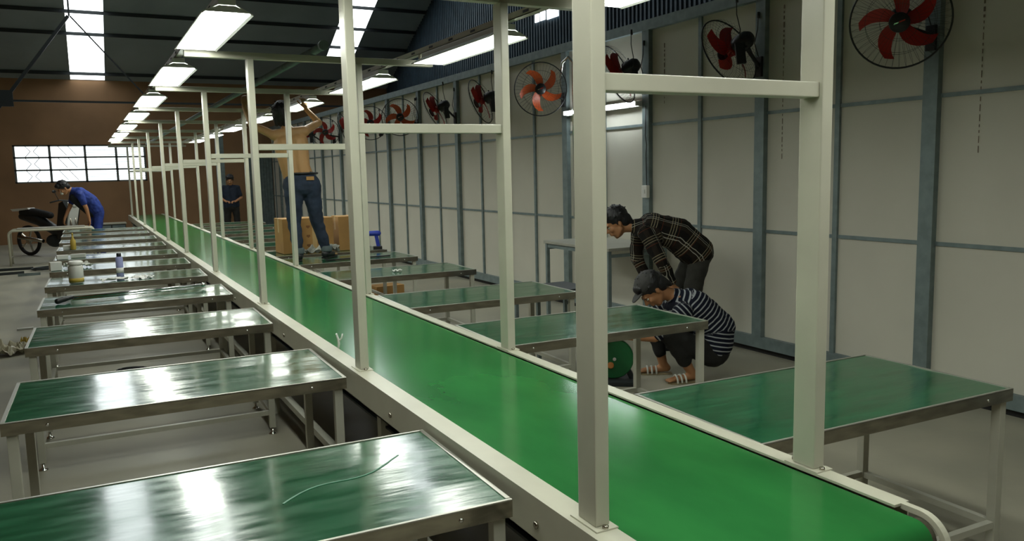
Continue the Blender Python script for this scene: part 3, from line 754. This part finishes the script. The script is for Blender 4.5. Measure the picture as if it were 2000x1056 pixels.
o, P, fr, JJ, rr = person(q(1.14, 7.42, ZTB), J, F, F*.8+V((.1, 0, .45)), V((0, 0, 1))-F*.4, 'person with bare back and dark jeans standing on a table reaching up to the lights',
    dict(handL=(V((.15, .1, 1)), V((.3, .8, 0)), -1, .7), handR=(V((-.15, .1, 1)), V((-.3, .8, 0)), 1, .7), trousers=M['jean'], torso=1.12, fat=1.12, skin=M['skin_back'], seed=8, hairstyle='long', trouser_end=1.0))
for S in 'LR': shoe(o, JJ, S, M['black'])
b = MB(); ang = JJ['pelvis']+V((0, 0, .13)); b.tube([ang+V((.175*math.cos(t), .122*math.sin(t), 0)) for t in [2*PI*i/28 for i in range(28)]], .012, 6, closed=True); b.build('belt', M['black'], o)
b = MB(); b.box(JJ['pelvis']+V((.06, -.142, .075)), (.085, .012, .04), None, .002); b.build('waist_patch', M['card'], o)
for S in 'LR':
    b = MB(); a = JJ['an'+S]; b.lathe([(.060, 0), (.064, .01), (.064, .06), (.058, .065)], a+V((0, 0, -.02)), (0, 0, 1), 18); b.build('jean_cuff', mat('cuff_'+S, (.10, .13, .13), .85), o)

# --- the man in the blue coverall, far left
F = V((-.92, -.32, 0)).normalized(); Lf = V((-F.y, F.x, 0)); hipc = V((-.80, 18.15, .92))
J = dict(pelvis=lp(hipc, 0, 0, 0), waist=lp(hipc, .12, 0, .22), chest=lp(hipc, .30, 0, .38), neck=lp(hipc, .44, 0, .45), head=lp(hipc, .58, 0, .49),
         shL=lp(hipc, .35, .17, .36), shR=lp(hipc, .35, -.17, .36), elL=lp(hipc, .26, .20, .08), wrL=lp(hipc, .22, .2, -.14), elR=lp(hipc, .42, -.20, .12), wrR=lp(hipc, .56, -.12, -.10),
         hipL=lp(hipc, 0, .10, -.03), hipR=lp(hipc, 0, -.10, -.03), knL=lp(hipc, .06, .12, -.44), knR=lp(hipc, .10, -.12, -.44), anL=lp(hipc, -.02, .13, -.84), anR=lp(hipc, .02, -.13, -.84),
         toL=lp(hipc, .13, .14, -.895), toR=lp(hipc, .17, -.14, -.895))
o, P, fr, JJ, rr = person(lp(hipc, .05, 0, -.92), J, F, F*.7+V((0, 0, -.6)), F*.7+V((0, 0, .7)), 'person in blue work clothes bending over the far left tables',
    dict(handL=(V((0, 0, -1)), F, 1, .8), handR=(F*.3+V((0, 0, -1)), -F, -1, .8), trousers=M['cover'], shirt=M['cover'], sleeve=.30, hem=.8, flare=.02, seed=11))
for S in 'LR': shoe(o, JJ, S, M['black'])
o.scale = (1.08, 1.08, 1.08)
b = MB(); b.cap(JJ['chest']+F*.10+V((0, 0, -.09)), JJ['pelvis']+F*.09, .09, .11); skinned(b, 'apron', M['tee'], o, .012, 2)
b = MB(); b.ell(P(.085, 0, -.045), (.030, .045, .038), Matrix((fr[0], fr[2], fr[1])).transposed(), 14); b.build('face_mask', M['cloud'], o)

# --- the dark figure standing at the back wall
F = V((-.2, -.95, 0)).normalized(); Lf = V((-F.y, F.x, 0)); hipc = V((2.36, 20.4, .90))
J = dict(pelvis=lp(hipc), waist=lp(hipc, 0, 0, .2), chest=lp(hipc, 0, 0, .42), neck=lp(hipc, 0, 0, .58), head=lp(hipc, .04, 0, .70), shL=lp(hipc, 0, .17, .5), shR=lp(hipc, 0, -.17, .5),
         elL=lp(hipc, .0, .25, .24), wrL=lp(hipc, .2, .12, .16), elR=lp(hipc, 0, -.25, .24), wrR=lp(hipc, .2, -.12, .16), hipL=lp(hipc, 0, .1, -.03), hipR=lp(hipc, 0, -.1, -.03),
         knL=lp(hipc, .03, .12, -.44), knR=lp(hipc, .03, -.12, -.44), anL=lp(hipc, -.02, .13, -.82), anR=lp(hipc, -.02, -.13, -.82), toL=lp(hipc, .13, .15, -.875), toR=lp(hipc, .13, -.15, -.875))
o, P, fr, JJ, rr = person(lp(hipc, 0, 0, -.90), J, F, F+V((0, 0, -.4)), V((0, 0, 1)), 'person in dark navy shirt standing in shade before the back wall',
    dict(handL=(F-Lf, V((0, 0, -1)), 1, .7), handR=(F+Lf, V((0, 0, -1)), -1, .7), trousers=M['blktrs'], shirt=M['navy'], sleeve=.35, hem=.7, seed=12))
for S in 'LR': shoe(o, JJ, S, M['black'])

# ------------------------------------------------------------------ chop saw on the floor
t = empty('chop_saw', (2.50, 3.50, 0), (0, 0, -.60)); tag(t, 'green chop saw with round blade guard on the floor before the crouching man', 'saw')
b = MB(); b.span((-.16, -.13, 0), (.20, .13, .035), .006); b.build('base', M['dark'], t)
b = MB(); b.lathe([(.150, -.03), (.158, -.02), (.158, .02), (.150, .03)], (0, -.02, .20), (0, 1, 0), 40); g = b.build('blade_guard', M['gsaw'], t)
b = MB(); b.lathe([(.026, 0), (.026, .012), (.02, .016)], (-.02, -.05, .15), (0, -1, 0), 20); b.build('orange_cap', M['orng'], g)
b = MB(); b.lathe([(.014, 0), (.014, .012)], (.01, -.05, .20), (0, -1, 0), 8); b.build('spindle_nut', M['chrome'], g)
b = MB(); b.lathe([(.03, 0), (.06, .02), (.06, .15), (.045, .18)], (0, .01, .20), (0, 1, 0), 22); b.build('motor', M['black'], t)
b = MB(); b.tube([(0, .0, .34), (-.06, .0, .40), (-.15, .0, .40), (-.18, 0, .35), (-.12, .0, .31)], .016, 10); b.build('handle', M['black'], t)
b = MB(); b.beam((.15, 0, .03), (.06, .0, .22), .05, .04); b.build('arm', M['dark'], t)
b = MB(); b.span((-.1, -.11, .035), (-.06, .11, .085), .003); b.build('fence', M['steel'], t)

# ------------------------------------------------------------------ motorbike, far left
t = empty('motorbike', (-1.70, 19.4, 0), (0, 0, -.80)); t.scale = (1.14, 1.14, 1.14); tag(t, 'dark motorbike parked by the brown back wall, behind the person in blue', 'motorbike')
for xx, nm in ((-.62, 'rear_wheel'), (.62, 'front_wheel')):
    b = MB(); b.tube([(xx+.27*math.cos(2*PI*i/36), 0, .30+.27*math.sin(2*PI*i/36)) for i in range(36)], .035, 10, closed=True); wl = b.build(nm, M['rubber'], t)
    b = MB(); b.lathe([(.05, -.04), (.05, .04)], (xx, 0, .30), (0, 1, 0), 14)
    for k in range(5): a = 2*PI*k/5; b.beam((xx, 0, .30), (xx+.24*math.cos(a), 0, .30+.24*math.sin(a)), .02, .03, upv=(0, 1, 0))
    b.build('spokes', M['steel'], wl)
b = MB(); b.cap((-.75, 0, .78), (-.3, 0, .70), .07, .11); b.cap((-.3, 0, .70), (.12, 0, .48), .11, .10); b.cap((.12, 0, .48), (.42, 0, .62), .10, .08); skinned(b, 'body', M['black'], t, .02, 3)
b = MB(); b.cap((-.72, 0, .86), (-.40, 0, .86), .075, .085); b.cap((-.40, 0, .86), (-.02, 0, .80), .085, .07); skinned(b, 'seat', M['rubber'], t, .02, 3)
b = MB(); b.prism([(-.95, .93), (-.5, .955), (-.48, .925), (-.9, .885)], (0, 0, 0), (1, 0, 0), (0, 0, 1), (0, 1, 0), .16); b.build('tail_trim', M['white'], t)
b = MB(); b.prism([(.30, .35), (.42, .38), (.58, .95), (.50, 1.08), (.40, 1.04), (.30, .6)], (0, 0, 0), (1, 0, 0), (0, 0, 1), (0, 1, 0), .34); b.build('leg_shield', M['black'], t)
b = MB(); b.prism([(.44, .55), (.50, .55), (.62, .98), (.56, 1.06)], (0, 0, 0), (1, 0, 0), (0, 0, 1), (0, 1, 0), .22); b.build('front_panel', M['white'], t)
b = MB(); b.tube([(.36, -.33, 1.06), (.44, -.18, 1.10), (.50, 0, 1.08), (.44, .18, 1.10), (.36, .33, 1.06)], .014, 8); b.build('handlebar', M['dark'], t)
for s in (-1, 1):
    b = MB(); b.tube([(.44, s*.2, 1.10), (.43, s*.26, 1.24)], .006, 6); b.ell((.42, s*.27, 1.27), (.012, .05, .03)); b.build('mirror', M['black'], t)
    b = MB(); b.tube([(.50, s*.06, .95), (.62, s*.06, .30)], .018, 8); b.build('fork', M['steel'], t)
b = MB(); b.tube([(-.1, -.14, .30), (-.7, -.16, .38)], .035, 12); b.build('exhaust', M['steel'], t)
b = MB(); b.ell((.05, 0, .30), (.2, .12, .13)); b.build('engine', M['dark'], t)
b = MB(); b.ell((.60, 0, 1.0), (.05, .08, .06)); b.build('headlight', M['cloud'], t)

# tubular trestle with rounded corners, left
t = empty('tube_trestle', (-1.55, 17.3, 0)); tag(t, 'pale tubular trestle with rounded corners in front of the motorbike', 'trestle')
for yy in (0, .55):
    b = MB(); pts = [(-.86, yy, 0), (-.86, yy, .62)] + [(-.78-.08*math.cos(a), yy, .62+.08*math.sin(a)) for a in (.4, .8, 1.2, 1.57)] + [(.58, yy, .70)] + [(.58+.08*math.sin(a), yy, .62+.08*math.cos(a)) for a in (.4, .8, 1.2, 1.57)] + [(.66, yy, 0)]
    b.tube(pts, .022, 10); b.build('tube_frame', M['paint'], t)
for xx in (-.86, .66): b = MB(); b.tube([(xx, 0, .15), (xx, .55, .15)], .016, 8); b.build('crossbar', M['paint'], t)
b = MB(); b.span((-.72, .02, .722), (.5, .53, .738)); b.build('top_board', mat('old_board', (.30, .29, .24), .6, var=.2), t)

# ------------------------------------------------------------------ things on the left tables
def bottle(name, loc, prof, mt, label, cat, cap_=None, extra=None, group=None):
    t = empty(name, loc); tag(t, label, cat, group)
    b = MB(); b.lathe(prof, n=20); b.build('body', mt, t)
    if cap_: b = MB(); b.lathe(cap_[0], n=16); b.build('cap', cap_[1], t)
    if extra: b = MB(); b.lathe(extra[0], n=20); b.build(extra[2], extra[1], t)
    return t
ZM = ZTB+.002
bottle('jar', (-1.17, 6.78, ZM), [(.055, 0), (.062, .01), (.062, .15), (.05, .17)], M['cloud'], 'milky plastic jar with screw lid standing left of the spray can', 'jar', ([(.058, .17), (.062, .175), (.062, .20), (.05, .205)], M['white']), ([(.0635, .012), (.0635, .05)], M['ylw'], 'dregs'))
bottle('spray_can', (-.80, 6.95, ZM), [(.030, 0), (.033, .005), (.033, .19), (.022, .205)], M['canblue'], 'blue and white spray can with dark cap standing on papers', 'spray can', ([(.021, .205), (.021, .235), (.012, .24)], M['black']), ([(.0338, .05), (.0338, .10)], M['white'], 'label_band'))
bottle('glue_bottle', (-1.22, 10.95, ZM), [(.03, 0), (.036, .01), (.036, .12), (.014, .16), (.01, .20)], M['ylw'], 'small yellow glue bottle at the left end of a far table', 'bottle', ([(.012, .2), (.008, .23)], M['ylw']))
t = empty('caulking_gun', (-.80, 5.52, ZM), (0, 0, .06)); tag(t, 'long metal tool with black grip lying on the fourth left table', 'tool')
b = MB(); b.tube([(-.40, .0, .03), (.58, .10, .03)], .010, 8); b.build('rod', M['chrome'], t)
b = MB(); b.tube([(-.40, -.04, .02), (.50, .0, .02)], .007, 8); b.build('rod', M['chrome'], t)
b = MB(); b.cap((-.50, -.06, .02), (-.40, -.01, .035), .022, .016); b.cap((-.46, -.03, .03), (-.42, .06, .02), .018, .014); b.build('grip', M['black'], t)
b = MB(); b.lathe([(.016, 0), (.02, .01), (.012, .03)], (.58, .10, .03), (.99, .1, 0), 12); b.build('tip', M['chrome'], t)
# crumpled papers under the can
def crumple(name, loc, size, mt, label, cat, seed, rot=0, hgt=.03):
    b = MB(); n = 18; g = []
    for i in range(n+1):
        for j in range(n+1):
            u_, v_ = i/n-.5, j/n-.5; h = hgt*(.5+noise.noise((u_*5+seed, v_*5, seed)))+hgt*.6*abs(noise.noise((u_*12, v_*12, seed+4)))
            g.append(b.bm.verts.new((u_*size[0]*(1+.25*noise.noise((v_*3, seed, 1))), v_*size[1]*(1+.25*noise.noise((u_*3, seed, 5))), max(.001, h))))
    for i in range(n):
        for j in range(n): a = i*(n+1)+j; b._f((g[a], g[a+n+1], g[a+n+2], g[a+1]))
    o = b.build(name, mt, None, loc); o.rotation_euler.z = rot; md = o.modifiers.new('t', 'SOLIDIFY'); md.thickness = .0015; md.offset = 1
    return tag(o, label, cat)
crumple('paper_sheet', (-.86, 6.78, ZM), (.22, .10), M['white'], 'crumpled white paper lying in front of the spray can', 'paper', 3.3, .2, .022)
crumple('paper_sheet', (-.62, 6.80, ZM), (.16, .16), M['white'], 'crumpled white paper lying right of the spray can', 'paper', 7.7, .9, .022)
def carton(name, loc, d, rot, mt, label, cat, group=None, tape=True, print_=False):
    t = empty(name, loc, (0, 0, rot)); tag(t, label, cat, group); x, y, z = d
    b = MB(); b.span((-x/2, -y/2, 0), (x/2, y/2, z), .003); b.build('box', mt, t)
    b = MB(); b.span((-x/2+.003, -.003, z), (x/2-.003, .003, z+.0015)); b.build('flap_seam', M['card_dark'], t)
    if tape:
        b = MB(); b.span((-x/2-.001, -.028, z*.6), (x/2+.001, .028, z+.0025)); b.build('tape', M['tape'], t)
        b = MB(); b.span((-.028+x*.12, -y/2-.0015, 0), (.028+x*.12, -y/2, z)); b.build('tape', M['tape'], t)
    if print_:
        b = MB()
        for k in range(3):
            for i in range(3):
                cx = -x*.3+i*x*.3; cz = z*.22+k*z*.27
                b.span((cx-.025, -y/2-.0012, cz-.012), (cx+.02, -y/2, cz+.012)); b.span((cx-.012, -y/2-.0012, cz-.022), (cx+.006, -y/2, cz-.012))
        b.build('printed_marks', M['card_dark'], t)
    return t
ws = [(-1.30, 10.10, 0), (-1.18, 10.1, 0)]
carton('white_box', (-1.33, 9.50, ZM), (.12, .10, .05), .1, M['white'], 'small white box at the left end of a far left table, front one', 'box', None, False)
carton('white_box', (-1.16, 9.62, ZM), (.16, .10, .045), -.1, M['cloud'], 'flat greyish box beside the small white box on a left table', 'box', None, False)
carton('white_box', (-1.28, 11.05, ZM), (.13, .10, .06), 0, M['white'], 'white box in front of the yellow glue bottle', 'box', None, False)
carton('white_box', (-1.37, 8.14, ZM), (.11, .09, .09), .2, M['white'], 'white box nearest the milky jar on the left tables', 'box', None, False)
# clear plastic bag drooping over a table corner
crumple('plastic_bag', (-1.17, 8.32, ZM), (.24, .2), M['cloud'], 'pale crumpled plastic bag on a left table behind the jar', 'bag', 2.2, .4, .05)

# floor clutter, left
def coil(name, loc, R, r, turns, mt, label, cat, seed=1, flat=1.0):
    rnd = random.Random(seed); pts = []
    for i in range(turns*16):
        a = 2*PI*i/16; rr = R*(1+.18*math.sin(a*.37+seed)); pts.append((rr*math.cos(a), flat*rr*math.sin(a), r+.012*abs(math.sin(i*.21+seed))+(i/(turns*16))*r*2))
    b = MB(); b.tube(pts, r, 6); o = b.build(name, mt, None, loc); return tag(o, label, cat)
coil('cable_coil', (-.80, 6.05, 0), .10, .008, 4, M['black'], 'black cable coil on the floor beneath the third gap of left tables', 'cable', 2, .8)
coil('cable_coil', (-1.75, 16.1, 0), .22, .015, 4, M['dark'], 'dark tangled cable on the floor at the foot of the trestle', 'cable', 4, .7)
def profile_bar(loc, rot, L, mt, label, name='steel_offcut'):
    b = MB(); b.span((-L/2, -.03, 0), (L/2, .03, .006)); b.span((-L/2, -.03, 0), (L/2, -.024, .05))
    o = b.build(name, mt, None, loc); o.rotation_euler.z = rot; return tag(o, label, 'offcut', None)
profile_bar((-2.35, 15.6, 0), .15, .5, M['dark'], 'dark steel angle on the floor nearest the left edge')
profile_bar((-2.28, 16.4, 0), -.1, .6, M['dark'], 'dark steel angle on the floor behind the nearest one at left')
profile_bar((-2.0, 15.2, 0), .05, .35, M['galv'], 'short grey steel angle on the floor before the trestle')
crumple('plastic_bag', (-1.80, 7.55, 0), (.34, .30), mat('clear_bag', (.42, .39, .28), .3), 'crumpled clear plastic bag on the floor at the left edge', 'bag', 5.1, .3, .09)
crumple('crisp_wrapper', (-1.66, 7.80, 0), (.13, .10), M['ylw'], 'small yellow wrapper beside the crumpled bag on the floor', 'wrapper', 8.1, .2, .10)
b = MB(); b.span((-.08, -.03, 0), (.08, .03, .02), .003); o = b.build('white_strip', M['cloud'], None, (-1.75, 9.0, 0)); tag(o, 'small pale strip lying on the floor left of the tables', 'offcut')

# cable tie ends on the belt edge
b = MB(); b.tube([(0, 0, 0), (.006, .006, .03), (.004, .01, .055), (-.006, .006, .085)], [.006, .007, .006, .005], 8); b.tube([(.005, .008, .04), (.02, .0, .06), (.026, .0, .082)], [.005, .005, .004], 8)
o = b.build('cable_end', M['white'], None, (.056, 2.50, ZB-.008)); tag(o, 'frayed white cable end sticking up at the belt edge', 'cable')

# ------------------------------------------------------------------ things on the right tables
carton('cardboard_box', (1.33, 8.44, ZM), (.62, .40, .42), .03, M['card'], 'brown cardboard box with printed marks behind the man on the table', 'box', None, True, True)
carton('cardboard_box', (1.90, 8.42, ZM), (.36, .38, .42), -.05, M['card'], 'taller plain taped cardboard box, right of the printed one', 'box', None, True, False)
crumple('grey_bag', (1.45, 8.10, ZM), (.42, .12), M['bag'], 'crumpled grey bag in front of the cardboard boxes', 'bag', 4.4, 0, .08)
t = empty('cordless_drill', (2.12, 8.10, ZM), (0, 0, -.3)); tag(t, 'blue cordless drill standing on a right-hand table', 'drill')
b = MB(); b.cap((-.07, 0, .20), (.05, 0, .20), .032, .034); b.build('housing', M['blue'], t)
b = MB(); b.beam((.02, 0, .19), (.045, 0, .03), .04, .045, .006); b.build('grip', M['blue'], t)
b = MB(); b.span((-.02, -.035, 0), (.09, .035, .04), .005); b.build('battery', M['black'], t)
b = MB(); b.lathe([(.022, 0), (.018, .03), (.008, .04)], (-.10, 0, .20), (-1, 0, 0), 14); b.build('chuck', M['dark'], t)
for loc, rot, L, lab in (((1.62, 7.18, ZM), .03, .75, 'thin black bar lying at the feet of the man on the table'), ((1.6, 6.15, ZM-.0), .02, 0, '')):
    if L: b = MB(); b.span((-L/2, -.02, 0), (L/2, .02, .012)); o = b.build('dark_bar', M['black'], None, loc); o.rotation_euler.z = rot; tag(o, lab, 'bar')  # thin black bar, flat on the table top
crumple('paper_scrap', (1.55, 5.72, ZM), (.08, .05), M['white'], 'white paper scrap on the fourth right-hand table', 'paper', 1.7, 0, .02)
# low stack of dark sheets behind the third right table's corner
t = empty('sheet_stack', (2.62, 4.62, 0)); tag(t, 'low stand of dark flat sheets behind the third right-hand table', 'stand')
for sx in (-.26, .26):
    for sy in (-.2, .2): b = MB(); b.span((sx-.015, sy-.015, 0), (sx+.015, sy+.015, .56)); b.build('leg', M['galv'], t)
for k, m_ in enumerate(('dark', 'galv', 'dark')):
    b = MB(); b.span((-.3+.02*k, -.24, .56+.022*k), (.3-.01*k, .24, .575+.022*k)); o = b.build('sheet', M[m_], t)
t2 = t
carton('cardboard_box', (2.62, 9.2, 0), (.42, .30, .12), .1, M['card'], 'low open cardboard box on the floor between right-hand tables', 'box', None, False, False)
# metal parts on the floor near the saw
for i, (x, y, r_, L) in enumerate(((1.95, 3.05, .5, .5), (2.15, 3.3, -.35, .4), (1.7, 3.3, .2, .35))):
    profile_bar((x, y, 0), r_, L, M['galv'] if i else M['steel'], ('bright steel angle on the floor left of the chop saw', 'grey steel angle lying across near the saw base', 'short grey steel angle by the belt edge')[i])

# low cabinet at the far end
t = empty('low_cabinet', (-.42, 22.3, 0)); tag(t, 'low dark cabinet with pale top at the far end of the left tables', 'cabinet')
b = MB(); b.span((-.34, -.25, 0), (.34, .25, .52), .005); b.build('body', M['dark'], t)
b = MB(); b.span((-.36, -.27, .52), (.36, .27, .55), .004); b.build('top', M['paint'], t)
for x_ in (-.17, .17):
    b = MB(); b.span((x_-.155, -.262, .05), (x_+.155, -.25, .49), .003); d_ = b.build('door', M['galv'], t)
    b = MB(); b.tube([(x_*.25, -.275, .30), (x_*.25, -.275, .40)], .006, 8); b.build('handle', M['chrome'], d_)
